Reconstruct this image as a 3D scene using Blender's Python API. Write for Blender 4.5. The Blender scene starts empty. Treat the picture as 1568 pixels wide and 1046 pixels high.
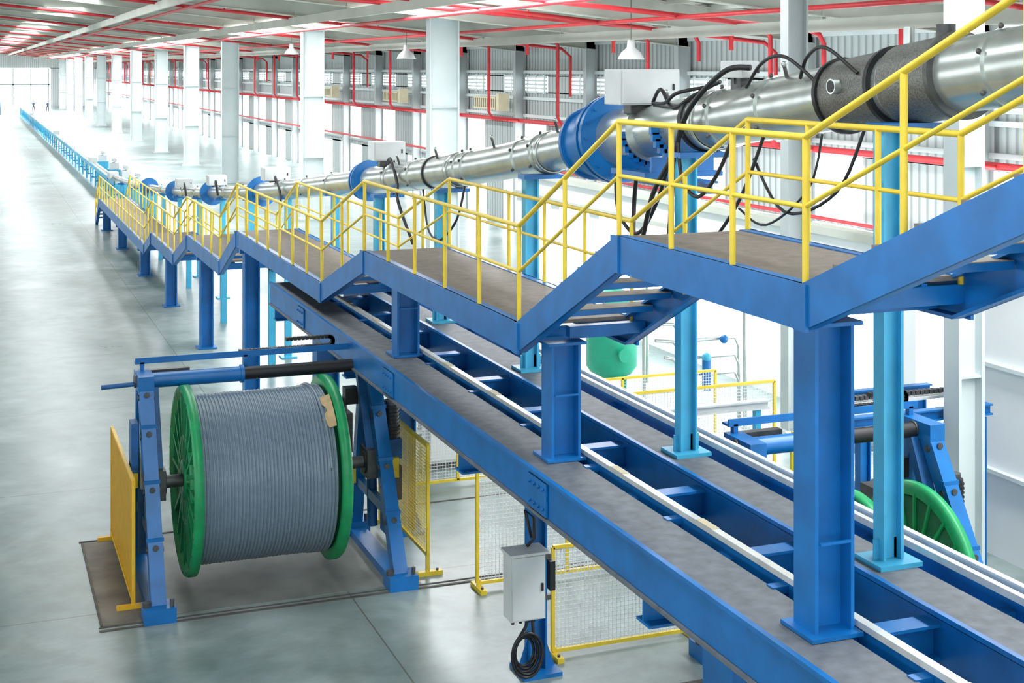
import bpy, bmesh, math, random
from mathutils import Vector, Matrix
random.seed(3)
SC=bpy.context.scene
# ------------------------------------------------------------------ materials
def mat(name,col,rough=.5,metal=0,var=.12,scale=6,bump=0,emit=0,spec=.5,col2=None):
    m=bpy.data.materials.new(name); m.use_nodes=True; nt=m.node_tree; b=nt.nodes['Principled BSDF']
    tc=nt.nodes.new('ShaderNodeTexCoord'); n=nt.nodes.new('ShaderNodeTexNoise'); n.inputs['Scale'].default_value=scale; n.inputs['Detail'].default_value=5
    nt.links.new(tc.outputs['Object'],n.inputs['Vector'])
    cr=nt.nodes.new('ShaderNodeValToRGB'); cr.color_ramp.elements[0].position=.3; cr.color_ramp.elements[1].position=.7
    c2=col2 or tuple(c*(1-var*2) for c in col)
    cr.color_ramp.elements[0].color=(*c2,1); cr.color_ramp.elements[1].color=(*col,1)
    nt.links.new(n.outputs['Fac'],cr.inputs['Fac']); nt.links.new(cr.outputs['Color'],b.inputs['Base Color'])
    b.inputs['Roughness'].default_value=rough; b.inputs['Metallic'].default_value=metal
    if bump:
        bp=nt.nodes.new('ShaderNodeBump'); bp.inputs['Strength'].default_value=bump; bp.inputs['Distance'].default_value=.01
        nt.links.new(n.outputs['Fac'],bp.inputs['Height']); nt.links.new(bp.outputs['Normal'],b.inputs['Normal'])
    if emit:
        b.inputs['Emission Color'].default_value=(*col,1); b.inputs['Emission Strength'].default_value=emit
    return m
M={}
M['blue']=mat('blue_paint',(.003,.165,.50),.36,0,.15,3)
M['blued']=mat('blue_paint_dusty',(.012,.13,.38),.5,0,.2,5)
M['teal']=mat('teal_and_lit_blue',(.06,.45,.70),.4,0,.1,3)  # lit blue of the posts put into the colour; other teal parts share it
M['yellow']=mat('yellow_paint',(.88,.64,.045),.4,0,.08,5)
M['guardy']=mat('guard_yellow_paint',(.88,.50,.02),.45,0,.08,5)
M['green']=mat('green_paint',(.010,.36,.12),.42,0,.15,4)
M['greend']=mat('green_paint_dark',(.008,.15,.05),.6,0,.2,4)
M['tank']=mat('tank_green_paint',(.02,.42,.25),.4,0,.1,4)
M['red']=mat('red_paint',(.66,.03,.04),.45,0,.1,5)
M['cable']=mat('cable_sheath',(.20,.265,.335),.26,0,.08,14)
M['steel']=mat('stainless_tube',(.60,.645,.62),.27,.75,.12,4)
M['steeld']=mat('dark_steel',(.13,.13,.13),.45,.6,.2,8)
M['mesh']=mat('perforated_guard_steel',(.22,.22,.205),.45,.5,.3,60)
M['railm']=mat('polished_rail',(.78,.80,.76),.3,.3,.1,6)
M['black']=mat('black_rubber',(.010,.010,.012),.45,0,.1,10)
M['box']=mat('light_grey_enamel',(.66,.69,.69),.4,0,.06,3)
M['deck']=mat('chequer_deck',(.235,.20,.17),.6,0,.15,9,bump=.15)
M['track']=mat('track_dust',(.15,.17,.195),.6,0,.2,7)
M['col']=mat('column_paint',(.66,.73,.73),.5,0,.06,.7)
M['colg']=mat('column_grey_and_shade',(.42,.46,.46),.5,0,.06,.7)  # grey wall columns; the near column's shade is put into this colour too
M['cream']=mat('roof_steel',(.50,.52,.46),.6,0,.1,.6)
M['white']=mat('white_panel',(.85,.87,.88),.5,0,.04,.6)
M['tan']=mat('tan_paper',(.62,.44,.24),.8,0,.15,8)
M['vent']=mat('vent_cream_paint',(.62,.56,.38),.6,0,.08,3)
M['glassd']=mat('daylight_glass',(.92,.97,1.0),.3,0,.02,2,emit=7.5)
M['fillglass']=mat('fill_light_glass',(.95,.98,1.0),.3,0,.02,2,emit=2.9)  # glow of the window bands added out of view for fill
M['sky']=mat('skylight_sheet',(.95,.98,1.0),.4,0,.02,2,emit=2.4)
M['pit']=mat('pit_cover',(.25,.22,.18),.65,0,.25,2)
M['pitshade']=mat('reel_floor_shade',(.27,.275,.25),.5,0,.22,1.5)  # shade under the reel, put into a darker floor colour
M['slot']=mat('floor_slot',(.12,.105,.09),.7,0,.2,5)
M['skin']=mat('skin',(.5,.3,.2),.6,0,.05,8)
M['cloth']=mat('work_jacket',(.05,.07,.13),.8,0,.1,8)
M['cloth2']=mat('work_trousers',(.03,.035,.05),.8,0,.1,8)
M['hair']=mat('hair',(.01,.008,.007),.6,0,.1,30)
M['orange']=mat('orange_paint',(.6,.2,.03),.5,0,.1,5)
M['lamp']=mat('lamp_enamel',(.8,.82,.82),.3,.1,.03,4)
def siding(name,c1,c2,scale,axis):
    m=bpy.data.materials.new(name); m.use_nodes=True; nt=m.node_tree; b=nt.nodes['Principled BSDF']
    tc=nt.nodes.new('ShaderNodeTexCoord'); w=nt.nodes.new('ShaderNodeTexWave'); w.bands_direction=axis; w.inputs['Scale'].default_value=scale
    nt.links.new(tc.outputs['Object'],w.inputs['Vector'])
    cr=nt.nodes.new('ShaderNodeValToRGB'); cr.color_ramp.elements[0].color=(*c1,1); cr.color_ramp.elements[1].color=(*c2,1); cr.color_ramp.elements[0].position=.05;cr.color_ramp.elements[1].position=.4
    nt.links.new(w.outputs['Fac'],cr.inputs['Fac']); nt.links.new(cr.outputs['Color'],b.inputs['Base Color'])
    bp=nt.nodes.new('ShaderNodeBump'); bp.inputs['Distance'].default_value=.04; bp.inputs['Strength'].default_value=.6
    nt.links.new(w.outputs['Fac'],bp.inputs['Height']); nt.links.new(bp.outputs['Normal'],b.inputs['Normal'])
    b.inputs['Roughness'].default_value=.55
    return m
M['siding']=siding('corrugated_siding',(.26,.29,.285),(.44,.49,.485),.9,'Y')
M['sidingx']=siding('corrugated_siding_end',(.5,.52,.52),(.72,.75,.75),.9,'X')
M['roof']=siding('corrugated_roof',(.33,.34,.30),(.48,.495,.45),.7,'Y')
def floor_mat():
    m=bpy.data.materials.new('polished_concrete'); m.use_nodes=True; nt=m.node_tree; b=nt.nodes['Principled BSDF']; L=nt.links.new
    tc=nt.nodes.new('ShaderNodeTexCoord')
    n=nt.nodes.new('ShaderNodeTexNoise'); n.inputs['Scale'].default_value=.33; n.inputs['Detail'].default_value=9; n.inputs['Roughness'].default_value=.66; n.inputs['Distortion'].default_value=.4; L(tc.outputs['Object'],n.inputs['Vector'])
    cr=nt.nodes.new('ShaderNodeValToRGB'); e=cr.color_ramp.elements; e[0].position=.36; e[0].color=(.155,.222,.215,1); e[1].position=.64; e[1].color=(.36,.425,.42,1)
    x=e.new(.5); x.color=(.245,.31,.30,1); L(n.outputs['Fac'],cr.inputs['Fac'])
    n2=nt.nodes.new('ShaderNodeTexNoise'); n2.inputs['Scale'].default_value=2.2; n2.inputs['Detail'].default_value=10; L(tc.outputs['Object'],n2.inputs['Vector'])
    cr2=nt.nodes.new('ShaderNodeValToRGB'); cr2.color_ramp.elements[0].position=.35; cr2.color_ramp.elements[0].color=(.82,.82,.80,1); cr2.color_ramp.elements[1].position=.6; cr2.color_ramp.elements[1].color=(1,1,1,1); L(n2.outputs['Fac'],cr2.inputs['Fac'])
    mx=nt.nodes.new('ShaderNodeMix'); mx.data_type='RGBA'; mx.blend_type='MULTIPLY'; mx.inputs['Factor'].default_value=1; L(cr.outputs['Color'],mx.inputs['A']); L(cr2.outputs['Color'],mx.inputs['B'])
    br=nt.nodes.new('ShaderNodeTexBrick'); br.offset=0; br.inputs['Scale'].default_value=1; br.inputs['Brick Width'].default_value=6; br.inputs['Row Height'].default_value=6; br.inputs['Mortar Size'].default_value=.012; br.inputs['Mortar Smooth'].default_value=.3
    br.inputs['Color1'].default_value=(1,1,1,1); br.inputs['Color2'].default_value=(.93,.95,.95,1); br.inputs['Mortar'].default_value=(.5,.46,.4,1); L(tc.outputs['Object'],br.inputs['Vector'])
    m2=nt.nodes.new('ShaderNodeMix'); m2.data_type='RGBA'; m2.blend_type='MULTIPLY'; m2.inputs['Factor'].default_value=1; L(mx.outputs['Result'],m2.inputs['A']); L(br.outputs['Color'],m2.inputs['B'])
    L(m2.outputs['Result'],b.inputs['Base Color'])
    mr=nt.nodes.new('ShaderNodeMapRange'); mr.inputs['From Min'].default_value=.3; mr.inputs['From Max'].default_value=.7; mr.inputs['To Min'].default_value=.27; mr.inputs['To Max'].default_value=.42; L(n.outputs['Fac'],mr.inputs['Value']); L(mr.outputs['Result'],b.inputs['Roughness'])
    return m
M['floor']=floor_mat()
# ------------------------------------------------------------------ mesh builder
def V(*a): return Vector(a if len(a)==3 else a[0])
class G:
    def __init__(s,name): s.name=name; s.v=[]; s.f=[]; s.m=[]; s.s=[]; s.mats=[]
    def mi(s,k):
        if k not in s.mats: s.mats.append(k)
        return s.mats.index(k)
    def add(s,vs,fs,k,sm=False):
        o=len(s.v); s.v+= [tuple(x) for x in vs]; i=s.mi(k)
        for f in fs: s.f.append(tuple(o+q for q in f)); s.m.append(i); s.s.append(sm)
    def frame(s,p1,p2,ref=(0,0,1)):
        t=(V(p2)-V(p1)).normalized(); r=V(ref)
        if abs(t.dot(r))>.98: r=V(0,1,0)
        side=t.cross(r).normalized(); up=side.cross(t).normalized(); return t,side,up
    def beam(s,p1,p2,w,h,k,ref=(0,0,1),off=(0,0)):
        t,sd,up=s.frame(p1,p2,ref); o=sd*off[0]+up*off[1]; vs=[]
        for p in (V(p1),V(p2)):
            for a,b in ((-1,-1),(1,-1),(1,1),(-1,1)): vs.append(p+o+sd*(a*w/2)+up*(b*h/2))
        s.add(vs,[(0,1,2,3),(7,6,5,4),(0,4,5,1),(1,5,6,2),(2,6,7,3),(3,7,4,0)],k)
    def box(s,c,d,k): s.beam((c[0]-d[0]/2,c[1],c[2]),(c[0]+d[0]/2,c[1],c[2]),d[1],d[2],k)
    def ib(s,p1,p2,w,h,k,ref=(0,0,1),tf=.025,tw=.02):
        s.beam(p1,p2,w,tf,k,ref,(0,h/2-tf/2)); s.beam(p1,p2,w,tf,k,ref,(0,-h/2+tf/2)); s.beam(p1,p2,tw,h-2*tf,k,ref)
    def cyl(s,p1,p2,r,k,n=12,r2=None,caps=True,sm=True):
        t,sd,up=s.frame(p1,p2); r2=r if r2 is None else r2; vs=[]
        for p,rr in ((V(p1),r),(V(p2),r2)):
            for i in range(n):
                a=2*math.pi*i/n; vs.append(p+sd*(rr*math.cos(a))+up*(rr*math.sin(a)))
        s.add(vs,[(i,(i+1)%n,n+(i+1)%n,n+i) for i in range(n)],k,sm)
        if caps: s.add(vs,[tuple(range(n))[::-1],tuple(range(n,2*n))],k)
    def sweep(s,pts,r,k,n=8,caps=True):
        pts=[V(p) for p in pts]; rings=[]; t0=(pts[1]-pts[0]).normalized(); ref=V(0,0,1) if abs(t0.z)<.9 else V(1,0,0)
        u=t0.cross(ref).normalized()
        for i,p in enumerate(pts):
            t=((pts[min(i+1,len(pts)-1)]-pts[max(i-1,0)])).normalized(); u=(u-t*u.dot(t)).normalized(); w=t.cross(u)
            rr=r[i] if isinstance(r,(list,tuple)) else r
            rings.append([p+u*(rr*math.cos(2*math.pi*j/n))+w*(rr*math.sin(2*math.pi*j/n)) for j in range(n)])
        vs=[x for q in rings for x in q]; fs=[]
        for i in range(len(pts)-1):
            for j in range(n): fs.append((i*n+j,i*n+(j+1)%n,(i+1)*n+(j+1)%n,(i+1)*n+j))
        s.add(vs,fs,k,True)
        if caps: s.add(vs,[tuple(range(n))[::-1],tuple((len(pts)-1)*n+j for j in range(n))],k)
    def lathe(s,o,ax,prof,k,n=48,sm=True):
        o=V(o); ax=V(ax).normalized(); t,sd,up=s.frame(o,o+ax); vs=[]
        for a,r in prof:
            for j in range(n):
                q=2*math.pi*j/n; vs.append(o+ax*a+sd*(r*math.cos(q))+up*(r*math.sin(q)))
        fs=[(i*n+j,i*n+(j+1)%n,(i+1)*n+(j+1)%n,(i+1)*n+j) for i in range(len(prof)-1) for j in range(n)]
        s.add(vs,fs,k,sm)
    def ball(s,c,r,k,n=10,sc=(1,1,1)):
        c=V(c); vs=[];m=n//2+1
        for i in range(m+1):
            th=math.pi*i/m
            for j in range(n):
                q=2*math.pi*j/n; vs.append(c+V(r*sc[0]*math.sin(th)*math.cos(q),r*sc[1]*math.sin(th)*math.sin(q),r*sc[2]*math.cos(th)))
        s.add(vs,[(i*n+j,i*n+(j+1)%n,(i+1)*n+(j+1)%n,(i+1)*n+j) for i in range(m) for j in range(n)],k,True)
    def done(s,parent=None,bevel=0):
        xs=[Vector(v) for v in s.v]
        mn=Vector([min(v[i] for v in xs) for i in range(3)]); mxx=Vector([max(v[i] for v in xs) for i in range(3)]); c=(mn+mxx)/2
        me=bpy.data.meshes.new(s.name); me.from_pydata([v-c for v in xs],[],s.f)
        for k in s.mats: me.materials.append(M[k])
        me.polygons.foreach_set('material_index',s.m); me.polygons.foreach_set('use_smooth',s.s); me.update()
        bm=bmesh.new(); bm.from_mesh(me); bmesh.ops.recalc_face_normals(bm,faces=bm.faces); bm.to_mesh(me); bm.free()
        ob=bpy.data.objects.new(s.name,me); ob.location=c; SC.collection.objects.link(ob)
        if bevel:
            b=ob.modifiers.new('bevel','BEVEL'); b.width=bevel; b.segments=2; b.limit_method='ANGLE'
        if parent: ob.parent=parent
        return ob
def roofz(x): return 11.3-.1*x if x>-2 else 11.5+.1*(x+2)
YE=285
# ------------------------------------------------------------------ room
g=G('floor'); g.box((5,140,-.1),(40,300,.2),'floor'); g.done()
g=G('ceiling')
for xa,xb in ((-2,24.2),(-14.2,-2)):
    g.add([(xa,-8,roofz(xa)),(xb,-8,roofz(xb)),(xb,YE,roofz(xb)),(xa,YE,roofz(xa)),(xa,-8,roofz(xa)+.08),(xb,-8,roofz(xb)+.08),(xb,YE,roofz(xb)+.08),(xa,YE,roofz(xa)+.08)],
      [(0,1,2,3),(4,5,6,7),(0,1,5,4),(1,2,6,5),(2,3,7,6),(3,0,4,7)],'roof')
g.done()
XW=24
g=G('wall_right')
bays=[(-8+8*i) for i in range(37)]
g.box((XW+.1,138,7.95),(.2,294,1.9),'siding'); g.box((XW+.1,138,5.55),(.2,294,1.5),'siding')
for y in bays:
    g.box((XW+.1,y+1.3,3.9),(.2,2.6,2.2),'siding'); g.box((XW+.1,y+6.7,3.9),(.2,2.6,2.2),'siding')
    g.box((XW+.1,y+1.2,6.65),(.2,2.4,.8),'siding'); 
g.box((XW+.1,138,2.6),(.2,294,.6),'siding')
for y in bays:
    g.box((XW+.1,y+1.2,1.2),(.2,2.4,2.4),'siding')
for z in (2.7,5.2,6.0,7.2,8.4): g.box((XW-.08,138,z),(.16,294,.14),'col')
g.done()
g=G('window_1')
for y in bays: g.box((XW+.1,y+4,3.9),(.05,3.0,2.2),'glassd')
for y in bays:
    for q in (3.2,4,4.8): g.box((XW+.05,y+q,3.9),(.06,.06,2.2),'col')
g.done()
g=G('window_2')
for y in bays: g.box((XW+.1,y+5.2,1.2),(.05,5.6,2.4),'glassd')
for y in bays:
    for q in (3.8,5.2,6.6): g.box((XW+.05,y+q,1.2),(.06,.08,2.4),'col')
g.done()
g=G('window_3')
for y in bays:
    g.box((XW+.05,y+5.1,6.65),(.04,5.2,.75),'glassd')
    for i in range(5): g.box((XW-.04,y+5.1,6.3+.17*i),(.06,5.3,.10),'col')
    for q in (2.6,3.6,4.6,5.6,6.6,7.6): g.box((XW-.08,y+q,6.65),(.06,.12,.85),'col')
g.done()
# left wall: siding, with an unseen glowing window band added as fill light
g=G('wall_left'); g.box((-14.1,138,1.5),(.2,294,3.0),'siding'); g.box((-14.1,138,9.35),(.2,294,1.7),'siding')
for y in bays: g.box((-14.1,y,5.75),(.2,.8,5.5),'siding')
g.done()
g=G('fill_window_left'); g.box((-14.12,138,5.75),(.05,294,5.5),'fillglass')
for y in bays:
    for q in (2,4,6): g.box((-14.05,y+q,5.75),(.06,.08,5.5),'col')
g.box((-14.05,138,5.7),(.06,294,.1),'col'); g.done()
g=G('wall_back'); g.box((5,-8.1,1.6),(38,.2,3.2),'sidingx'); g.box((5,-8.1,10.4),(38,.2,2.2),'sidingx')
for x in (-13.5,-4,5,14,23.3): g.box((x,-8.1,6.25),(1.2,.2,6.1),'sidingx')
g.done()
g=G('fill_window_back'); g.box((5,-8.12,6.25),(37,.05,6.1),'fillglass')  # glowing band added on the unseen back wall as fill light
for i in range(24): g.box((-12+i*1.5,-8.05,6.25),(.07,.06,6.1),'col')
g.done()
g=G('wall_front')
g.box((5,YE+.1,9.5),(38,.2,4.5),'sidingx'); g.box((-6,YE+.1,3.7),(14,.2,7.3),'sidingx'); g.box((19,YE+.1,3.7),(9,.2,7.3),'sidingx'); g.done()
g=G('door_1'); g.box((7.8,YE-.06,3.6),(13.4,.06,7.2),'glassd')
for x in (1.3,4.5,7.8,11,14.2): g.box((x,YE-.14,3.6),(.2,.1,7.2),'col')
g.box((7.8,YE-.14,4.2),(13.4,.1,.3),'col'); g.done()
# rafters + purlins
g=G('roof_rafters')
fy=[5+8*i for i in range(35)]
for y in fy:
    g.ib((-14,y,roofz(-14)-.45),(-2,y,roofz(-2)-.45),.3,.7,'cream'); g.ib((-2,y,roofz(-2)-.45),(23.9,y,roofz(23.9)-.45),.3,.7,'cream')
    for x in (4,10,16,21): g.beam((x,y,roofz(x)-.75),(x+.02,y+1.2,roofz(x)-.08),.07,.07,'cream')
g.done()
g=G('roof_purlins')
x=-13
while x<24: g.beam((x,-8,roofz(x)-.1),(x,YE,roofz(x)-.1),.09,.17,'cream'); x+=1.45
for i in range(0,35,2):
    y=5+8*i
    for xa,xb in ((2,9),(9,16),(16,23)):
        g.cyl((xa,y,roofz(xa)-.3),(xb,y+8,roofz(xb)-.3),.03,'cream',6); g.cyl((xb,y,roofz(xb)-.3),(xa,y+8,roofz(xa)-.3),.03,'cream',6)
for x in (6.5,11.5,19):
    g.beam((x,-8,roofz(x)-1.0),(x,YE,roofz(x)-1.0),.12,.3,'cream')
    for y in fy: g.box((x,y,roofz(x)-.8),(.1,.1,.3),'cream')
g.done()
g=G('skylight_panels')
for i in range(34):
    y=5+8*i
    for x in (3.2,9.0,14.8,19.8):
        z=roofz(x)-.02; g.add([(x-.4,y+1,z+.04),(x+.4,y+1,z-.04),(x+.4,y+7,z-.04),(x-.4,y+7,z+.04)],[(0,1,2,3)],'sky')
g.done()
# columns
def column(y,x=15.7,w=1.05,fl=.45,k='col',name='steel_column'):
    g=G(name); top=roofz(x)-.5
    g.box((x-w/2,y,top/2),(.05,fl,top),k); g.box((x+w/2,y,top/2),(.05,fl,top),k); g.box((x,y,top/2),(w,.04,top),k)
    for z in (3,6): g.box((x,y,z*1.0),(w-.05,fl*.9,.03),k)
    g.box((x,y,.03),(w+.3,fl+.3,.06),k); g.box((x,y,top),(w+.3,fl+.2,.1),k)
    for q in (-.3,.3): g.box((x+q*1.5,y-.28,.08),(.06,.06,.1),k)
    g.done()
for y in [48,68.5,92,109,127,147,167,187,207,227,247,267]: column(y)
column(25,15.7,.42,.3,'colg')
column(16.7,13.3,.40,.34)
g=G('wall_columns')
for i in range(35):
    y=5+8*i; g.ib((23.65,y,0),(23.65,y,8.6),.3,.5,'colg',ref=(1,0,0))
g.done()
g=G('wall_partition')
g.box((17.1,29,3.55),(.2,30,.7),'white'); g.box((17.1,29,.4),(.2,30,.8),'white')
for i in range(11): g.box((17.1,14.3+i*2.94,2),(.2,.7,2.4),'white')
g.box((17.05,29,3.95),(.4,30.2,.16),'cream'); g.box((16.9,29,3.3),(.1,30,.12),'cream'); g.done()
g=G('window_4'); g.box((17.15,29,2),(.05,29.6,2.4),'glassd'); g.done()
g=G('wall_panel')
g.box((14.6,13.5,2.6),(.14,9,5.2),'white')
for z in (1.3,2.9,4.35): g.box((14.48,13.5,z),(.1,9,.06),'col')
for y in (10,12,14,16,17.9): g.box((14.48,y,2.6),(.1,.08,5.2),'col')
g.done()
# ------------------------------------------------------------------ sprinkler pipes
g=G('sprinkler_pipes')
for i in range(0,34,2):
    y=6+8*i; zz=.85
    g.sweep([(1,y,roofz(1)-zz),(8,y,roofz(8)-zz),(15,y,roofz(15)-zz),(22.8,y,roofz(22.8)-zz),(23.2,y,roofz(23)-zz-.3),(23.2,y,6.2)],.065,'red',8)
    for x in range(3,22,3): g.cyl((x,y,roofz(x)-zz),(x,y,roofz(x)-zz+.2),.03,'red',6); g.ball((x,y,roofz(x)-zz+.22),.045,'steel',6)
for x,z in ((20.0,8.35),(17.2,8.7),(13.5,9.0),(7.5,9.6)):
    g.cyl((x,10,z),(x,YE-2,z),.06,'red',8)
g.cyl((23.3,0,5.0),(23.3,YE-2,5.0),.10,'red',8)
g.cyl((23.3,0,3.0),(23.3,YE-2,3.0),.06,'red',8)
for i in range(30):
    y=28+8*i
    g.sweep([(20.5,y,7.9),(20.5,y,8.3),(20.7,y,8.5),(21.6,y,8.5),(21.8,y,8.3),(21.8,y,5.4),(22,y,5.1),(23.2,y,5.0)],.07,'red',8)
# near branch lines that run out beneath the lower eaves and turn down at an elbow
for y,xa,xb,z in ((33,11.0,21.5,8.75),(41,10.0,22.0,8.9)):
    g.sweep([(xa,y,z+.55),(xb-.3,y,z-.35),(xb,y,z-.45),(xb+.15,y,z-.7),(xb+.15,y,z-1.3)],.07,'red',8)
g.done()
def lampf(x,y,z):
    g=G('high_bay_lamp')
    g.lathe((x,y,z),(0,0,-1),[(-.25,.02),(-.25,.1),(-.05,.12),(0,.16),(.1,.28),(.28,.38),(.30,.38),(.28,.36),(.1,.26),(0,.02)],'lamp',24)
    g.cyl((x,y,z+.2),(x,y,roofz(x)-.2),.012,'steeld',6); g.ball((x,y,z-.1),.09,'sky',10); g.done()
for x,y,z in ((17.6,36.6,7.93),(16.3,54.5,8.05),(16.0,74.7,8.4),(16,95.4,8.7)): lampf(x,y,z)
g=G('wall_vent_grilles')
for y in (47,63,79,95):
    g.box((22.9,y,6.0),(.5,3.0,.08),'vent'); g.box((22.9,y,5.50),(.5,3.0,.08),'vent')
    for i in range(11): g.box((22.7,y-1.4+i*.28,5.75),(.06,.08,.45),'vent')
    g.box((22.9,y-1.8,5.8),(.5,.35,.8),'vent'); g.box((23.5,y,5.78),(.9,.1,.1),'col')
g.done()
# ------------------------------------------------------------------ walkway
W=[(2.0,7.75),(4.2,7.75),(8.8,5.85),(11.94,5.85),(14.5,4.62),(21.0,4.62),(23.8,3.74),(32.0,3.74),(34.3,2.78),(39.8,2.78),(42.5,1.95),(48,1.95),(50,1.35),(68,1.35),(70,.18)]
XL,XR=5.6,7.0
g=G('elevated_walkway')
def zat(y):
    for a,b in zip(W,W[1:]):
        if a[0]<=y<=b[0]: return a[1]+(b[1]-a[1])*(y-a[0])/(b[0]-a[0])
for X in (XL,XR):
    for a,b in zip(W,W[1:]):
        D=.34
        for dx,wd,za,zb in ((0,.03,0,-D),(.05 if X==XL else -.05,.11,0,-.03),(.05 if X==XL else -.05,.11,-D+.03,-D)):
            vs=[]
            for xx in (X+dx-wd/2,X+dx+wd/2):
                vs+=[(xx,a[0],a[1]+za),(xx,b[0],b[1]+za),(xx,b[0],b[1]+zb),(xx,a[0],a[1]+zb)]
            g.add(vs,[(0,1,2,3),(4,5,6,7),(0,1,5,4),(1,2,6,5),(2,3,7,6),(3,0,4,7)],'blue')
    for (y,z) in W[1:-1]: g.box((X-.02 if X==XL else X+.02,y,z-.17),(.03,.16,.34),'blue')
for a,b in zip(W,W[1:]):
    if abs(a[1]-b[1])<.01:
        g.box(((XL+XR)/2,(a[0]+b[0])/2,a[1]-.03),(XR-XL-.04,b[0]-a[0],.04),'deck')
        n=max(2,int((b[0]-a[0])/1.2))
        for i in range(n+1): g.beam((XL,a[0]+(b[0]-a[0])*i/n,a[1]-.15),(XR,a[0]+(b[0]-a[0])*i/n,a[1]-.15),.08,.14,'blue')
        for q in (.35,1.05): g.beam((XL+q,a[0],a[1]-.12),(XL+q,b[0],b[1]-.12),.05,.12,'blue')
    else:
        n=max(3,round(abs(a[1]-b[1])/.19))
        for i in range(1,n):
            y=a[0]+(b[0]-a[0])*i/n; z=a[1]+(b[1]-a[1])*i/n
            g.box(((XL+XR)/2,y,z-.03),(XR-XL-.06,.27,.035),'deck'); g.box(((XL+XR)/2,y-.13,z-.05),(XR-XL-.06,.02,.06),'blue')
g.done()
g=G('yellow_handrail')
for X in (XL+.02,XR-.02):
    ys=[]
    for a,b in zip(W,W[1:]):
        n=max(1,round((b[0]-a[0])/1.25)); ys+=[a[0]+(b[0]-a[0])*i/n for i in range(n)]
    ys.append(W[-1][0])
    for y in ys:
        z=zat(y); g.cyl((X,y,z-.2),(X,y,z+1.05),.026,'yellow',8)
    for hgt,r in ((1.05,.028),(.55,.02)):
        g.sweep([(X,y,z+hgt) for y,z in W],r,'yellow',8)
g.done()
g=G('walkway_posts')
for y in (9.1,14.15,20.0): 
    zt=zat(y)-.34; g.ib((5.97,y,3.22),(5.97,y,zt),.29,.34,'blue',ref=(1,0,0),tf=.03); g.box((5.95,y,3.22),(.44,.44,.03),'blue'); g.box((5.97,y,zt),(.44,.38,.03),'blue')
    g.box((5.97,y-.16,3.9),(.27,.02,.02),'blue')
    g.box((6.5,y,zt+.1),(.9,.12,.12),'blue')
for y in (31.6,38,45,52,60,67):
    zt=zat(y)-.34
    g.ib((5.86,y,0.02),(5.86,y,zt),.3,.34,'blue',ref=(1,0,0),tf=.03); g.box((5.86,y,.02),(.5,.5,.03),'blue')
    g.box((6.3,y,zt-.06),(1.4,.16,.12),'blue')
for y in (34.5,41.5,48.5,56,64): g.box((6.9,y,(zat(y)-.3)/2),(.16,.16,zat(y)-.3),'teal')
g.done()
# ------------------------------------------------------------------ track bridge
g=G('track_bridge'); ZT=3.2; Y0,Y1=-3,27.6
for xc,w in ((5.78,.58),(7.2,.5)):
    g.box((xc,(Y0+Y1)/2,ZT-.015),(w,Y1-Y0,.03),'track')
    for sgn in (-1,1):
        g.box((xc+sgn*(w/2-.01),(Y0+Y1)/2,ZT-.20),(.02,Y1-Y0,.36),'blue')
    g.box((xc,(Y0+Y1)/2,ZT-.40),(w+.06,Y1-Y0,.03),'track')
    g.box((xc-w/2,(Y0+Y1)/2,ZT+.01),(.05,Y1-Y0,.04),'blue')
g.box((6.22,(Y0+Y1)/2,ZT-.06),(.05,Y1-Y0,.2),'blue'); g.box((6.22,(Y0+Y1)/2,ZT+.06),(.075,Y1-Y0,.05),'railm')
g.box((7.72,(Y0+Y1)/2,ZT-.06),(.05,Y1-Y0,.2),'blue'); g.box((7.66,(Y0+Y1)/2,ZT+.06),(.06,Y1-Y0,.06),'railm'); g.box((7.82,(Y0+Y1)/2,ZT+.06),(.06,Y1-Y0,.06),'railm')
g.box((6.42,(Y0+Y1)/2,ZT-.14),(.14,Y1-Y0,.05),'blued')
y=-2
while y<27.6:
    g.ib((6.0,y,ZT-.2),(7.0,y,ZT-.2),.2,.28,'blue'); g.box((7.6,y,ZT-.12),(.4,.12,.08),'blue'); g.box((6.15,y+.9,ZT-.02),(.2,.1,.06),'blue')
    g.box((6.22,y+.4,ZT+.088),(.08,.3,.006),'vent'); y+=1.85
for y in (2.4,8,13.6,19.2,24.8):
    g.box((5.475,y,ZT-.2),(.02,.5,.34),'blue')
    for a in (-.18,-.06,.06,.18):
        for b in (-.1,.1): g.cyl((5.46,y+a,ZT-.2+b),(5.44,y+a,ZT-.2+b),.018,'blue',6)
g.done()
g=G('track_supports')
for y,w in ((5,.4),(11.2,.5),(16.2,.2),(21.8,.26),(27.2,.40)):
    g.ib((6.5,y,.04),(6.5,y,2.5),w,w*1.1,'blue',ref=(1,0,0)); g.box((6.5,y,.025),(.5,.5,.05),'blue')
    for a in (-1,1):
        g.add([(6.5+a*w/2,y-.01,.05),(6.5+a*(w/2+.14),y-.01,.05),(6.5+a*w/2,y-.01,.45),(6.5+a*w/2,y+.01,.05),(6.5+a*(w/2+.14),y+.01,.05),(6.5+a*w/2,y+.01,.45)],[(0,1,2),(3,4,5),(0,1,4,3),(1,2,5,4),(2,0,3,5)],'blue')
    g.box((6.5,y,2.52),(w+.3,w+.25,.05),'blue'); g.ib((5.5,y,2.66),(7.5,y,2.66),.26,.24,'blue')
g.done()
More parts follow.
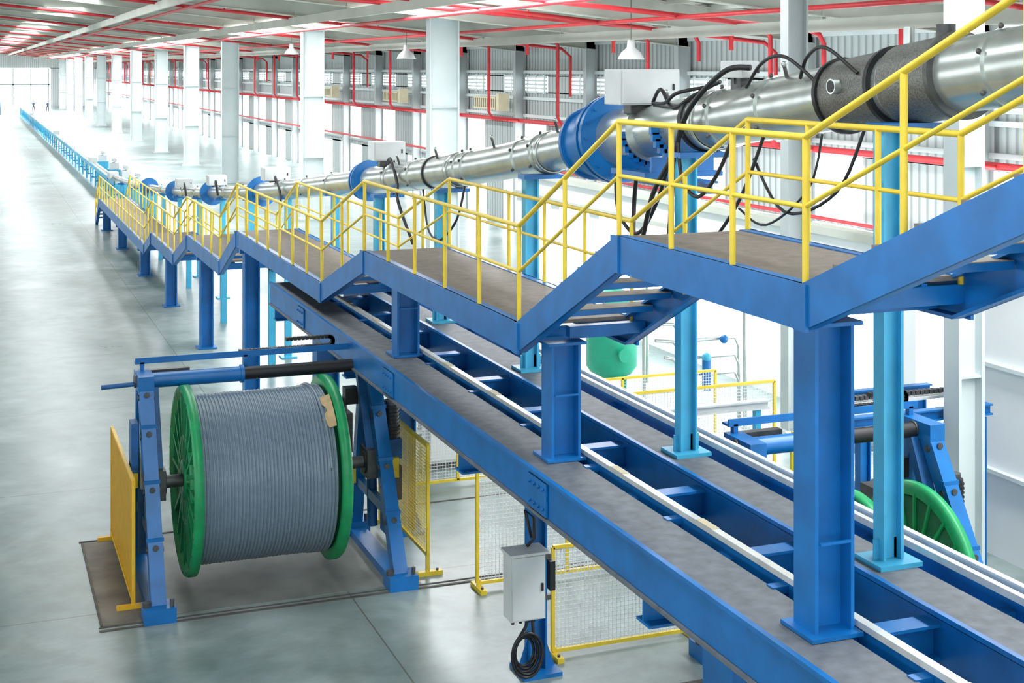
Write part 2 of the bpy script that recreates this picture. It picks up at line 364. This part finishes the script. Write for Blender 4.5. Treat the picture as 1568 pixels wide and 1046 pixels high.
# ------------------------------------------------------------------ curing tube
T=[(0,8.35),(4,7.92),(8.85,7.42),(11.55,7.1),(16.7,6.45),(21.4,5.82),(29.8,4.92),(39.6,3.94),(54,2.75),(64.9,2.05),(76,1.5),(88,1.2),(110,1.15)]
def tz(y):
    for i in range(len(T)-1):
        if T[i][0]<=y<=T[i+1][0]:
            p0=T[max(i-1,0)];p1=T[i];p2=T[i+1];p3=T[min(i+2,len(T)-1)]
            t=(y-p1[0])/(p2[0]-p1[0]); m1=(p2[1]-p0[1])/(p2[0]-p0[0])*(p2[0]-p1[0]); m2=(p3[1]-p1[1])/(p3[0]-p1[0])*(p2[0]-p1[0])
            return (2*t**3-3*t*t+1)*p1[1]+(t**3-2*t*t+t)*m1+(-2*t**3+3*t*t)*p2[1]+(t**3-t*t)*m2
XT=7.62
g=G('curing_tube')
def seg(a,b,r,k='steel',n=28):
    m=max(2,int((b-a)/1.0)+1); g.sweep([(XT,a+(b-a)*i/m,tz(a+(b-a)*i/m)) for i in range(m+1)],r,k,n)
def tdir(y): return V(0,.2,tz(y+.1)-tz(y-.1)).normalized()
def ring(y,r,w,k,n=32):
    c=V(XT,y,tz(y)); d=tdir(y); g.cyl(c-d*w/2,c+d*w/2,r,k,n)
seg(0.2,16.2,.31); seg(16.2,27.8,.275); seg(28.2,39.4,.25); seg(39.6,57,.2); seg(57,80,.14); seg(80,109,.1)
ring(16.15,.56,.08,'blue',48); ring(16.3,.56,.08,'blue',48); ring(16.65,.44,.6,'blue',40); ring(16.98,.48,.07,'blue',40)
ring(15.7,.36,.9,'steel',36)
for i in range(16):
    a=2*math.pi*i/16; d=tdir(16.2); u=V(1,0,0); w=d.cross(u); p=V(XT,16.2,tz(16.2))+u*.5*math.cos(a)+w*.5*math.sin(a); g.cyl(p+d*.17,p-d*.12,.018,'blue',6)
for y in (28,39.5,48,57,66): 
    ring(y,.42,.08,'blue'); ring(y+.25,.4,.08,'blue'); ring(y+.12,.3,.3,'blue')
for y in (2,4.5,7.0,9.0,12.4,13.4,18.6,19.3,21.6,22.0,24.6,26.2,31,33.5,36,42,45,51,54,61):
    R=.31 if y<16 else .275 if y<28 else .25 if y<40 else .2
    ring(y,R+.02,.06,'steel')
    for a in (.3,1.2,2.2): 
        p=V(XT,y,tz(y)); q=p+V(-math.sin(a),0,math.cos(a))*(R+.03); g.ball(q,.025,'steeld',6)
ring(10.85,.335,.75,'mesh'); ring(11.25,.36,.05,'black'); ring(10.45,.36,.05,'black'); ring(13.95,.335,.07,'black'); ring(23.6,.30,.07,'black')
ring(9.95,.35,.7,'mesh'); ring(9.6,.37,.05,'steeld')
p=V(XT-.33,10.9,tz(10.9)+.05); g.cyl(p,p+V(-.07,0,0),.07,'steel',16); g.cyl(p+V(-.07,0,0),p+V(-.075,0,0),.055,'black',16)
g.cyl((XT,9.8,tz(9.8)+.25),(XT,9.8,tz(9.8)+.45),.08,'steeld',12); g.cyl((XT,10.3,tz(10.3)+.25),(XT,10.3,tz(10.3)+.5),.05,'steel',12)
for y in (8.2,12.0,14.5,17.8,20.3,23.1,25.4):
    g.cyl((XT-.15,y,tz(y)+.2),(XT-.2,y,tz(y)+.38),.02,'steeld',8); g.ball((XT-.2,y,tz(y)+.39),.032,'steel',8)
g.done()
g=G('steam_duct'); g.sweep([(8.75,2,8.25),(8.75,9.2,7.55),(8.75,10.2,7.42)],.22,'steel',24)
for y,z in ((4,8.06),(6.5,7.81),(9,7.57)): g.cyl((8.75,y-.03,z),(8.75,y+.03,z),.25,'steel',24)
for y,z in ((5,7.75),(9.5,7.28)): g.ib((8.0,y,z-.04),(9.1,y,z-.04),.1,.1,'blue'); g.box((8.75,y,z/2),(.12,.12,z),'teal')
g.done()
g=G('tube_supports')
for y in (6.5,10.15,13.8,18.4,22.4,26.2):
    R=.31 if y<16 else .275
    zt=tz(y)-R-.06; g.ib((7.3,y,ZT),(7.3,y,zt),.15,.2,'teal',ref=(1,0,0)); g.box((7.3,y,ZT+.02),(.42,.38,.04),'teal')
    g.box((7.46,y,zt),(.6,.26,.06),'blue'); g.lathe((XT,y-.1,tz(y)),(0,1,0),[(0,R),(0,R+.025),(.12,R+.025),(.12,R)],'steel',24)
    for a in (-1,1): g.box((7.3+a*.1,y,ZT+.12),(.1,.02,.18),'teal')
zs=tz(14.9)
g.box((7.62,14.9,zs-.50),(1.0,.9,.06),'blue'); g.box((7.62,14.5,zs-.40),(.8,.04,.2),'blue'); g.box((7.62,15.3,zs-.42),(.8,.04,.2),'blue')
for yy in (14.5,15.3):
    zc=tz(yy); n=14
    for i in range(n):
        a0=math.pi*(1+i/n); a1=math.pi*(1+(i+1)/n); am=(a0+a1)/2
        g.box((XT+.36*math.cos(am),yy,zc+.36*math.sin(am)),(.10,.06,.10),'blue')
g.ib((7.62,13.8,zs-.60),(7.62,15.6,zs-.60),.16,.14,'blue')
for y in (31,36,41,46,51,56,61,66,72,78,84):
    zt=tz(y)-.2; g.box((7.62,y,zt/2),(.16,.16,zt),'teal'); g.box((7.62,y,.02),(.4,.4,.04),'teal'); g.box((7.62,y,zt),(.5,.2,.08),'blue')
g.done()
def ebox(y,z,w,h,name='junction_box'):
    g=G(name); b=tz(y)+.24
    g.box((7.5,y,z),(w,.45,h),'box'); g.box((7.5,y-.235,z),(w*.94,.02,h*.92),'box'); g.box((7.5+w*.38,y-.25,z),(.03,.02,.08),'black')
    g.box((7.5,y,(b+z-h/2)/2),(w*.5,.2,max(.05,z-h/2-b+.04)),'steeld')
    for q in (-.2,0,.2): g.cyl((7.5+q*w,y,z-h/2),(7.5+q*w,y,z-h/2-.06),.025,'black',8)
    g.done(bevel=.01)
ebox(15.3,7.17,.78,.42); ebox(13.0,7.38,.2,.18); ebox(26.4,5.80,.62,.36); ebox(37,4.62,.7,.34); ebox(46.5,3.75,.6,.32); ebox(54,3.1,.6,.32)
g=G('black_hoses')
def hose(pts,r=.022):
    P=[V(p) for p in pts]; out=[]
    for i in range(len(P)-1):
        a=P[max(i-1,0)];b=P[i];c=P[i+1];d=P[min(i+2,len(P)-1)]
        for j in range(6):
            t=j/6; out.append(.5*((2*b)+(c-a)*t+(2*a-5*b+4*c-d)*t*t+(3*b-a-3*c+d)*t**3))
    out.append(P[-1]); g.sweep(out,r,'black',8)
hose([(7.5,15,7.0),(7.4,14.6,7.15),(7.35,14.2,6.95),(7.4,13.8,7.1),(7.5,13.4,7.25)])
hose([(7.5,15,6.98),(7.35,14.4,7.0),(7.3,14.0,7.12),(7.45,13.5,7.2)])
hose([(7.4,12.6,7.4),(7.25,12.9,7.35),(7.2,13.6,6.9),(7.2,13.9,6.3),(7.15,13.9,5.6),(7.2,14.2,5.2),(7.4,14.3,4.6)],.03)
hose([(7.2,13.95,6.4),(7.1,14.2,6.0),(7.15,14.6,5.4),(7.3,15.1,5.3),(7.4,15.3,5.8),(7.3,15.0,6.2)],.028)
hose([(7.2,12.0,6.75),(7.1,12.3,6.1),(7.1,12.9,5.6),(7.2,13.5,5.5),(7.3,13.9,6.0)],.018)
hose([(7.2,11.0,6.8),(7.12,11.1,6.3),(7.1,11.8,5.9),(7.15,12.4,6.0)],.012)
hose([(7.2,12.6,6.7),(7.12,12.8,6.3),(7.12,13.2,6.05),(7.15,13.6,6.2),(7.2,13.8,6.6)],.022)
hose([(7.25,10.4,6.9),(7.15,10.7,6.3),(7.12,11.5,6.05),(7.2,12.2,6.5)],.016)
hose([(7.3,15.6,6.2),(7.15,15.2,5.7),(7.15,14.7,5.5),(7.2,14.3,5.9),(7.2,14.0,6.4)],.024)
hose([(7.35,11.3,7.25),(7.25,11.7,7.5),(7.3,12.2,7.45),(7.35,12.6,7.2)],.018)
hose([(7.3,10.6,7.35),(7.2,10.95,7.58),(7.3,11.4,7.5),(7.35,11.6,7.3)],.018)
hose([(7.4,26,5.6),(7.3,25.4,5.7),(7.3,25,5.3),(7.2,24.6,5.0),(7.3,24,4.3)],.03)
hose([(7.4,21.5,5.5),(7.2,21.3,5.0),(7.15,22,4.6),(7.2,22.8,4.7),(7.3,23.4,5.3)],.02)
hose([(7.4,36.5,4.5),(7.3,36,4.6),(7.3,35.4,4.2),(7.2,35,3.6)],.03)
hose([(7.4,46,3.6),(7.3,45.4,3.8),(7.3,45,3.4)],.04); hose([(7.4,53,3.0),(7.3,52.4,3.2),(7.3,52,2.8)],.04)
g.done()
# ------------------------------------------------------------------ far production line
g=G('cooling_trough_line')
g.box((7.6,158,1.0),(.42,155,.1),'teal'); g.box((7.42,158,1.08),(.05,155,.22),'teal'); g.box((7.78,158,1.08),(.05,155,.22),'teal')
g.box((7.6,158,1.12),(.26,155,.16),'railm')
for i in range(44):
    y=82+3.5*i
    for x in (7.4,7.8): g.box((x,y,.48),(.1,.1,.95),'teal')
    g.box((7.6,y,.3),(.5,.08,.08),'blue')
    if i%4==0: g.box((7.6,y+1,1.35),(.5,1.2,.35),'box')
g.done()
g=G('line_machinery')
for y in (72,77,83,90,98):
    g.box((8.3,y,.6),(.7,1.2,1.2),'teal'); g.box((8.3,y,1.4),(.5,.9,.4),'box'); g.cyl((8.3,y-.5,1.75),(8.3,y+.5,1.75),.12,'steel',14)
g.done()
g=G('take_up_machine')
g.box((2.4,232,.9),(2.2,4,1.8),'green'); g.box((2.4,229.8,1.6),(1.6,.8,2.2),'orange'); g.cyl((3.9,231,1.3),(4.5,231,1.3),1.2,'blue',28); g.box((3.6,231,.5),(1.2,1.5,1),'blue'); g.done()
# ------------------------------------------------------------------ reel + pay-off stands
def reel(xl,xr,y,z,R,empty=False):
    g=G('cable_reel'); gr='green'
    for x,s in ((xl,-1),(xr,1)):
        g.lathe((x,y,z),(s,0,0),[(-.02,R-.16),(-.02,R),(.07,R),(.11,R-.02),(.11,R-.09),(.06,R-.12),(.06,R-.16),(-.02,R-.16)],gr,72)
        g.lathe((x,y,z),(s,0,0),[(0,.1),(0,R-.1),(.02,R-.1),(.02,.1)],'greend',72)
        g.lathe((x,y,z),(s,0,0),[(.0,R*.47),(.07,R*.47),(.07,R*.41),(.0,R*.41)],gr,48)
        g.lathe((x,y,z),(s,0,0),[(.0,.28),(.1,.28),(.1,.09),(.0,.09)],gr,32)
        for i in range(20):
            a=2*math.pi*i/20; c,sn=math.cos(a),math.sin(a)
            g.beam((x+s*.045,y+.25*c,z+.25*sn),(x+s*.045,y+(R-.12)*c,z+(R-.12)*sn),.055,.06,gr,ref=(1,0,0))
            if empty: g.beam((x-s*.02,y+.25*c,z+.25*sn),(x-s*.02,y+(R-.12)*c,z+(R-.12)*sn),.035,.03,gr,ref=(1,0,0))
        for i in range(10):
            a=2*math.pi*(i+.5)/10; c,sn=math.cos(a),math.sin(a); g.cyl((x+s*.0,y+.42*c,z+.42*sn),(x+s*.035,y+.42*c,z+.42*sn),.05,'black',12)
        for i in range(24):
            a=2*math.pi*(i+.5)/24; c,sn=math.cos(a),math.sin(a); g.cyl((x+s*.03,y+(R-.06)*c,z+(R-.06)*sn),(x+s*.115,y+(R-.06)*c,z+(R-.06)*sn),.018,'steeld',8)
    if empty:
        g.cyl((xl,y,z),(xr,y,z),R*.4,'green',40)
    else:
        prof=[]; cd=.05; n=int((xr-xl-.02)/cd); r0=R-.17
        for i in range(n):
            rr=r0+(.014 if i>n*.82 else 0)+random.uniform(-.004,.004)
            for q in range(6):
                t=q/6; prof.append((.01+(i+t)*cd,rr+cd/2*math.sin(math.pi*t)*1.0))
        g.lathe((xl,y,z),(1,0,0),prof,'cable',96)
        pts=[(xr-.28+.12*t/20,y+(r0+.045)*math.cos(-.6+2.6*t/20+.9),z+(r0+.045)*math.sin(-.6+2.6*t/20+.9)) for t in range(21)]
        g.sweep(pts,.024,'cable',8)
        vs=[]
        for q in range(9):
            an=math.radians(112+3.4*q); rr=r0+.05; wd=.13+.05*math.sin(q*1.3)
            vs+=[(xr-.04-wd,y+rr*math.cos(an),z+rr*math.sin(an)),(xr-.04,y+(rr+.05)*math.cos(an),z+(rr+.05)*math.sin(an))]
        g.add(vs,[(2*i,2*i+1,2*i+3,2*i+2) for i in range(8)],'tan',True)
    g.done()
def stand(xl,xr,y,zc,name='reel_payoff_stand'):
    g=G(name)
    for x,s in ((xl,-1),(xr,1)):
        ya=y+.55; top=2.85
        g.beam((x,y-1.15,.12),(x,ya-.15,top),.2,.2,'blue',ref=(1,0,0)); g.beam((x,y+1.35,.12),(x,ya+.15,top),.18,.18,'blue',ref=(1,0,0))
        g.beam((x,ya-.32,top),(x,ya+.32,top),.22,.22,'blue'); g.beam((x,y-.75,.9),(x,y+1.1,.9),.1,.14,'blue')
        g.box((x,y+.1,.06),(.26,2.9,.12),'blue')
        for q in (-1.2,1.4): 
            g.box((x,y+q,.1),(.42,.36,.2),'blue'); g.cyl((x-.16,y+q-.02,.2),(x-.16,y+q-.02,.26),.06,'steeld',10); g.cyl((x+.16,y+q-.1,.2),(x+.16,y+q-.1,.3),.03,'steeld',8)
        for t in (.25,.5,.75,.93):
            p=V(x,y-1.15,.12).lerp(V(x,ya-.15,top),t); g.cyl((p.x-.115,p.y,p.z),(p.x+.115,p.y,p.z),.045,'steeld',12)
            g.box((p.x,p.y,p.z+.14),(.23,.1,.05),'blue')
            g.cyl((p.x,p.y-.12,p.z+.05),(p.x,p.y-.10,p.z+.05),.04,'steeld',10)
        xi=x-s*.12
        g.beam((xi,y-.1,zc),(xi,ya,top-.1),.12,.16,'blued',ref=(1,0,0)); g.box((xi,y,zc),(.2,.42,.42),'steeld')
        g.cyl((xi,y,zc),(x-s*.62,y,zc),.09,'steeld',16); g.cyl((xi+s*.02,y,zc),(xi-s*.12,y,zc),.17,'black',20)
        g.cyl((x+s*.02,ya-.1,1.2),(x+s*.02,ya+.05,2.6),.045,'steel',12); g.cyl((x+s*.02,ya-.15,.4),(x+s*.02,ya-.1,1.3),.08,'blued',12)
        g.cyl((x-.14,ya,top),(x+.14,ya,top),.1,'steeld',16)
    x=xr+.28
    g.cyl((x,y+.3,1.75),(x,y+.3,2.25),.13,'black',18); g.cyl((x,y+.3,2.25),(x,y+.3,2.32),.10,'steeld',18)
    for q in range(8): g.cyl((x,y+.3,1.8+q*.055),(x,y+.3,1.815+q*.055),.145,'black',18)
    g.box((x-.02,y+.3,1.6),(.3,.34,.3),'blued'); g.box((x,y+.2,1.1),(.22,.3,.5),'steeld'); g.box((x-.05,y+.25,.75),(.12,.5,.9),'blued'); g.box((x,y+.05,1.35),(.1,.08,.3),'yellow')
    x2=xr-.35; g.box((x2,y+.95,1.75),(.3,.4,.6),'steeld'); g.cyl((x2,y+.8,1.3),(x2,y+.8,2.3),.07,'black',14); g.box((x2+.1,y+.7,2.35),(.2,.2,.25),'black'); g.box((x2+.1,y+.6,1.2),(.1,.1,.35),'yellow')
    zt=2.84; yb=y+.55; xm=xl+(xr-xl)*.42
    g.cyl((xl-.05,yb,zt),(xm,yb,zt),.11,'blue',20); g.cyl((xm-.02,yb,zt),(xm+.03,yb,zt),.135,'blue',20)
    g.cyl((xm,yb,zt),(xr,yb,zt),.095,'black',20); g.cyl((xl-.6,yb,zt-.05),(xl,yb,zt-.03),.035,'blued',12)
    g.beam((xl-.1,yb+.3,zt+.22),(xr+.1,yb+.3,zt+.22),.14,.03,'blue'); g.beam((xl-.1,yb+.22,zt+.25),(xr+.1,yb+.22,zt+.25),.02,.09,'blue')
    for q in (xl,xl+(xr-xl)*.45,xr): g.box((q,yb+.25,zt+.1),(.06,.08,.26),'blue')
    nl=int((xr-xl)*7)
    for q in range(nl): g.box((xl+1.45+q*.06,yb+.3,zt+.27),(.045,.09,.06),'black')
    n=12
    for q in range(n+1):
        a=math.pi*q/n; g.box((xl+1.45+nl*.06+.07*math.sin(a)-.02,yb+.3,zt+.34-.07*math.cos(a)),(.05,.09,.05),'black')
    for q in range(nl//2): g.box((xl+1.45+(nl-1-q)*.06,yb+.3,zt+.41),(.045,.09,.05),'black')
    g.box((xl+.35,yb+.35,zt+.05),(.7,.12,.08),'steeld'); g.box((xl-.18,y+.2,1.9),(.1,.3,.9),'blued'); g.box((xl-.2,y+.1,1.55),(.12,.2,.2),'yellow')
    g.done()
def grid(g,p,u,v,lu,lv,step,k='yellow',r=.0035):
    p=V(p);u=V(u);v=V(v); n=u.cross(v)
    for i in range(int(lu/step)+1): a=p+u*i*step; g.beam(a,a+v*lv,r*2,r*2,k,ref=n)
    for i in range(int(lv/step)+1): a=p+v*i*step; g.beam(a,a+u*lu,r*2,r*2,k,ref=n)
def fence(p,u,l,h,z0=.1,name='yellow_mesh_fence',step=.055,k='white',feet=True,mid=None,r=.0035,fk='yellow'):
    g=G(name); p=V(p); u=V(u).normalized(); n=u.cross(V(0,0,1))
    c=[p+V(0,0,z0),p+u*l+V(0,0,z0),p+u*l+V(0,0,h),p+V(0,0,h)]
    for a,b in ((0,1),(1,2),(2,3),(3,0)): g.beam(c[a],c[b],.045,.045,fk,ref=n)
    if mid:
        for m in mid: g.beam(p+u*m+V(0,0,z0),p+u*m+V(0,0,h),.045,.045,fk,ref=n)
    grid(g,c[0],u,(0,0,1),l,h-z0,step,k,r)
    if feet:
        for m in (0.02,l-.02):
            q=p+u*m; g.beam(q+n*.22+V(0,0,.03),q-n*.22+V(0,0,.03),.09,.06,fk); g.beam(q,q+V(0,0,z0+.05),.05,.05,fk)
            g.cyl(q+n*.15+V(0,0,.05),q+n*.15+V(0,0,.09),.02,'steeld',8)
    g.done()
reel(2.95,4.92,20.7,1.5,1.33); stand(2.38,5.75,20.7,1.5)
reel(9.9,10.75,14.4,1.25,1.1,True); stand(8.7,11.25,14.4,1.25)
fence((2.10,20.0,0),(0,1,0),3.1,1.75,.12,name='yellow_guard_panel',k='guardy',step=.03,r=.006,fk='guardy')
fence((6.25,19.8,0),(0,1,0),2.6,1.9,.3,name='yellow_guard_panel',k='yellow',step=.05)
fence((6.73,19.0,0),(1,0,0),2.76,1.98,.1,mid=[1.38])
fence((6.85,16.5,0),(1,0,0),1.95,1.38,.08)
fence((7.05,23.9,0),(1,0,0),1.9,1.5,.1,mid=[1.05])
fence((9.7,21.5,0),(1,0,0),3.4,1.95,.1,mid=[1.7])
fence((9.6,24.5,0),(1,0,0),4.0,1.5,.1,mid=[2])
fence((7.9,9.6,0),(1,0,0),2.0,1.7,.1)
fence((12.2,19.5,0),(1,0,0),2.2,1.6,.1)
# floor details
g=G('floor_pit_cover_and_shade'); g.box((1.98,21.25,.006),(.68,3.5,.012),'pit'); g.box((4.1,21.3,.004),(3.5,3.4,.008),'pitshade')  # real cover on the left; the plate under the reel is painted shade
g.box((1.64,21.25,.01),(.03,3.5,.02),'slot'); g.box((7.5,19.35,.006),(11.8,.05,.012),'slot'); g.box((7.5,19.47,.006),(11.8,.02,.012),'slot'); g.box((7.5,23.1,.006),(11.8,.04,.012),'slot')
g.done()
g=G('floor_rail_slot'); g.box((10,15.2,.006),(9,.08,.012),'slot'); g.done()
# control box with hose coil
g=G('control_box'); x,y=6.28,16.0
g.box((x-.05,y-.1,1.2),(.44,.26,.78),'box'); g.box((x-.05,y-.24,1.2),(.41,.02,.74),'box'); g.box((x-.05,y-.12,1.61),(.5,.34,.03),'box'); g.box((x+.12,y-.26,1.2),(.025,.02,.09),'black')
for z in (.95,1.45): g.box((x+.2,y+.05,z),(.3,.06,.06),'steeld')
g.box((x+.32,y-.05,1.25),(.07,.1,.35),'black'); 
for q in (-.15,-.05,.05,.12): g.cyl((x-.05+q,y-.1,.82),(x-.05+q,y-.1,.74),.022,'black',8)
for k in range(5):
    R=.15+.02*k; pts=[(x-.08+R*.85*math.cos(a*math.pi/10+k*.2)+.02*(k%2),y-.16-.03*k,.42+R*1.15*math.sin(a*math.pi/10+k*.2)) for a in range(21)]; g.sweep(pts,.019,'black',6)
g.sweep([(x,y-.1,.8),(x-.05,y-.14,.7),(x-.15,y-.18,.6),(x-.2,y-.2,.5)],.02,'black',6); g.sweep([(x+.05,y-.1,.8),(x+.05,y-.14,.6),(x+.1,y-.2,.4),(x,y-.2,.28)],.02,'black',6)
g.sweep([(x,y-.05,1.63),(x+.1,y-.05,1.72),(x+.12,y,1.95),(x+.0,y,2.05),(x+.1,y+.05,1.7)],.02,'black',6)
g.done()
g=G('electrical_cabinet'); g.box((8.2,25.2,.95),(.55,.4,1.7),'box'); g.box((8.2,24.99,.95),(.5,.02,1.6),'white'); g.box((8.38,24.97,1.0),(.03,.03,.12),'black'); g.box((8.2,25.2,.05),(.6,.45,.1),'steeld')
g.cyl((8.1,24.97,1.55),(8.1,24.95,1.55),.025,'red',10); g.cyl((8.2,24.97,1.55),(8.2,24.95,1.55),.025,'green',10); g.done()
g=G('white_stair_unit'); 
for i in range(7): g.box((7.55,25.0+i*.0,.25+i*.25),(.4,.3,.03),'box')
for x in (7.34,7.76): g.box((x,25,1.0),(.04,.3,2.0),'box')
g.done()
g=G('green_pressure_tank'); x,y=13.6,29.3
prof=[(0.35,.02),(.37,.25),(.45,.42),(.6,.52),(1.9,.52),(2.05,.44),(2.15,.25),(2.18,.02)]
prof=[(a*1.1,r*1.1) for a,r in prof]
g.lathe((x,y,0),(0,0,1),prof,'tank',40)
for i in range(4):
    a=i*math.pi/2+.4; g.cyl((x+.42*math.cos(a),y+.42*math.sin(a),0),(x+.42*math.cos(a),y+.42*math.sin(a),.65),.04,'tank',8); g.box((x+.42*math.cos(a),y+.42*math.sin(a),.01),(.15,.15,.02),'tank')
g.cyl((x,y,2.35),(x,y,2.6),.06,'steel',12); g.cyl((x-.0,y-.5,1.0),(x,y-.70,1.0),.1,'tank',16); g.cyl((x,y-.70,1.0),(x,y-.74,1.0),.15,'tank',16)
g.lathe((x,y,1.4),(0,0,1),[(0,.585),(.03,.585)],'tank',40); g.sweep([(x,y,2.6),(x+.1,y,2.75),(x+.8,y,2.75),(x+.9,y,2.6),(x+.9,y,.2)],.04,'steel',8)
g.done()
g=G('steel_pipework')
for k in range(3):
    z=1.9-.35*k; g.sweep([(12.6+.2*k,25.5,z+.4),(13.2,25.5,z+.35),(13.5,25.5,z),(14.6,25.5,z),(14.7,25.5,z-.2),(14.7,25.5,.05+.05*k)],.035,'steel',8)
for x in (12.6,13.6,14.9): g.cyl((x,25.6,0),(x,25.6,2.6),.04,'steel',8); g.box((x,25.6,.01),(.15,.15,.02),'steel')
g.cyl((13.9,25.4,.9),(13.9,25.4,1.5),.09,'blue',14); g.ball((13.9,25.4,1.55),.1,'teal',12); g.ball((14.3,25.4,1.9),.09,'blue',10)
g.done()
g=G('haul_off_machine')
o=1.9
for x in (9.9+o,11.9+o):
    g.ib((x,17.0,0),(x,17.0,2.3),.14,.18,'blue',ref=(1,0,0)); g.ib((x,18.4,0),(x,18.4,2.3),.14,.18,'blue',ref=(1,0,0))
g.ib((9.7+o,17.0,2.4),(12.1+o,17.0,2.4),.14,.16,'blue'); g.ib((9.7+o,18.4,2.4),(12.1+o,18.4,2.4),.14,.16,'blue'); g.cyl((9.8+o,17.6,1.9),(12.0+o,17.6,1.9),.12,'steel',20)
for q in range(26): g.box((9.9+o+q*.08,17.3,2.66),(.06,.10,.06),'steeld')
g.box((10.9+o,17.3,2.58),(2.3,.16,.04),'box'); g.box((10.9+o,17.6,.8),(1.4,.7,.9),'blued'); g.cyl((10.3+o,17.2,1.2),(11.5+o,17.2,1.2),.3,'steel',24)
g.done()
g=G('transfer_beam'); g.ib((9.6,19.9,2.0),(12.0,19.9,2.0),.16,.14,'box'); 
for x in (9.8,11.8): g.box((x,19.9,.97),(.1,.1,1.94),'teal')
g.done()
# ------------------------------------------------------------------ people
def person(x,y,face,sw):
    root=bpy.data.objects.new('factory_worker',None); SC.collection.objects.link(root); root.location=(x,y,0); root.rotation_euler=(0,0,face)
    J={'pel':(0,0,.95,.15),'sp':(0,0,1.12,.14),'ch':(0,.01,1.32,.17),'nk':(0,0,1.47,.06),'hd':(0,.02,1.56,.055)}
    E=[('pel','sp'),('sp','ch'),('ch','nk'),('nk','hd')]
    for s,n in ((-1,'l'),(1,'r')):
        f=sw*s
        J['hip'+n]=(s*.1,0,.9,.1); J['kn'+n]=(s*.11,f*.12+.02,.5,.065); J['an'+n]=(s*.11,f*.2-.03,.09,.045); J['to'+n]=(s*.12,f*.2+.13,.05,.045)
        J['sh'+n]=(s*.19,0,1.41,.065); J['el'+n]=(s*.25,-f*.08-.02,1.13,.045); J['wr'+n]=(s*.26,-f*.14+.06,.88,.03); J['pa'+n]=(s*.26,-f*.15+.09,.80,.035)
        E+=[('pel','hip'+n),('hip'+n,'kn'+n),('kn'+n,'an'+n),('an'+n,'to'+n),('ch','sh'+n),('sh'+n,'el'+n),('el'+n,'wr'+n),('wr'+n,'pa'+n)]
    names=list(J); me=bpy.data.meshes.new('tmp'); me.from_pydata([J[k][:3] for k in names],[(names.index(a),names.index(b)) for a,b in E],[])
    ob=bpy.data.objects.new('tmp',me); SC.collection.objects.link(ob); sk=ob.modifiers.new('s','SKIN'); sk.use_smooth_shade=True
    for i,k in enumerate(names): me.skin_vertices[0].data[i].radius=(J[k][3],J[k][3]*(.75 if k in('pel','sp','ch') else 1)); me.skin_vertices[0].data[i].use_root=(k=='pel')
    sb=ob.modifiers.new('b','SUBSURF'); sb.levels=2; sb.render_levels=2
    dg=bpy.context.evaluated_depsgraph_get(); nm=bpy.data.meshes.new_from_object(ob.evaluated_get(dg)); bpy.data.objects.remove(ob)
    nm.materials.clear()
    for k in ('cloth','cloth2','skin','black'): nm.materials.append(M[k])
    for p in nm.polygons:
        c=p.center; p.use_smooth=True
        p.material_index=2 if (c.z>1.49 or (abs(c.x)>.2 and c.z<.9 and c.z>.7)) else 0 if c.z>.93 else 3 if c.z<.1 else 1
    bo=bpy.data.objects.new('body',nm); SC.collection.objects.link(bo); bo.parent=root
    g=G('head'); g.ball((0,.03,1.62),.095,'skin',16,(.85,1,1.25)); g.ball((0,.01,1.65),.103,'hair',16,(.88,1,1.1)); g.ball((0,.07,1.60),.075,'skin',12,(.9,1,1.2))
    g.ball((0,.145,1.6),.016,'skin',8,(1,1,1.5)); g.box((0,.14,1.555),(.04,.01,.008),'red')
    for s in (-1,1): g.ball((s*.03,.137,1.63),.009,'black',8); g.ball((s*.083,.03,1.61),.02,'skin',8,(.5,1,1.4))
    g.done(parent=root)
    g=G('hands')
    for s in (-1,1):
        f=sw*s; p=V(s*.26,-f*.15+.09,.79)
        for q in range(4):
            a=p+V(0,(q-1.5)*.017,-.01); l=(.07,.08,.075,.06)[q]; g.sweep([a,a+V(-s*.004,0,-l*.5),a+V(-s*.02,0,-l)],[.009,.008,.006],'skin',6)
        g.sweep([p+V(0,.03,.03),p+V(-s*.01,.05,0),p+V(-s*.02,.055,-.025)],[.011,.009,.007],'skin',6)
    g.done(parent=root)
person(12.3,250,math.pi*.9,.9); person(10.1,251,.2,-.7)
# ------------------------------------------------------------------ lights
w=bpy.data.worlds.new('World'); SC.world=w; w.use_nodes=True; w.node_tree.nodes['Background'].inputs[0].default_value=(.85,.93,1,1); w.node_tree.nodes['Background'].inputs[1].default_value=1.0
def area(loc,sx,sy,e,rot=(0,0,0),col=(1,1,1)):
    l=bpy.data.lights.new('roof_daylight','AREA'); l.shape='RECTANGLE'; l.size=sx; l.size_y=sy; l.energy=e; l.color=col
    o=bpy.data.objects.new('roof_daylight',l); o.location=loc; o.rotation_euler=rot; SC.collection.objects.link(o)
for y,d,e in ((6,20,1.0),(32,24,1.0),(64,32,1.1),(105,40,1.3),(155,50,1.5),(225,80,1.8)):
    area((4,y,10.2),2.0,d*.9,700*d/20*e,col=(.93,.97,1)); area((13,y+3,9.5),1.6,d*.8,2300*d/20*e,col=(.95,.98,1))
c=bpy.data.cameras.new('Camera'); co=bpy.data.objects.new('Camera',c); SC.collection.objects.link(co); co.location=(0,0,7.4); co.rotation_euler=(math.radians(90),0,math.radians(-20.9))
c.lens=50; c.sensor_width=36; c.shift_y=-.2674; c.clip_end=600; SC.camera=co
SC.view_settings.view_transform='Standard'; SC.view_settings.exposure=0.0
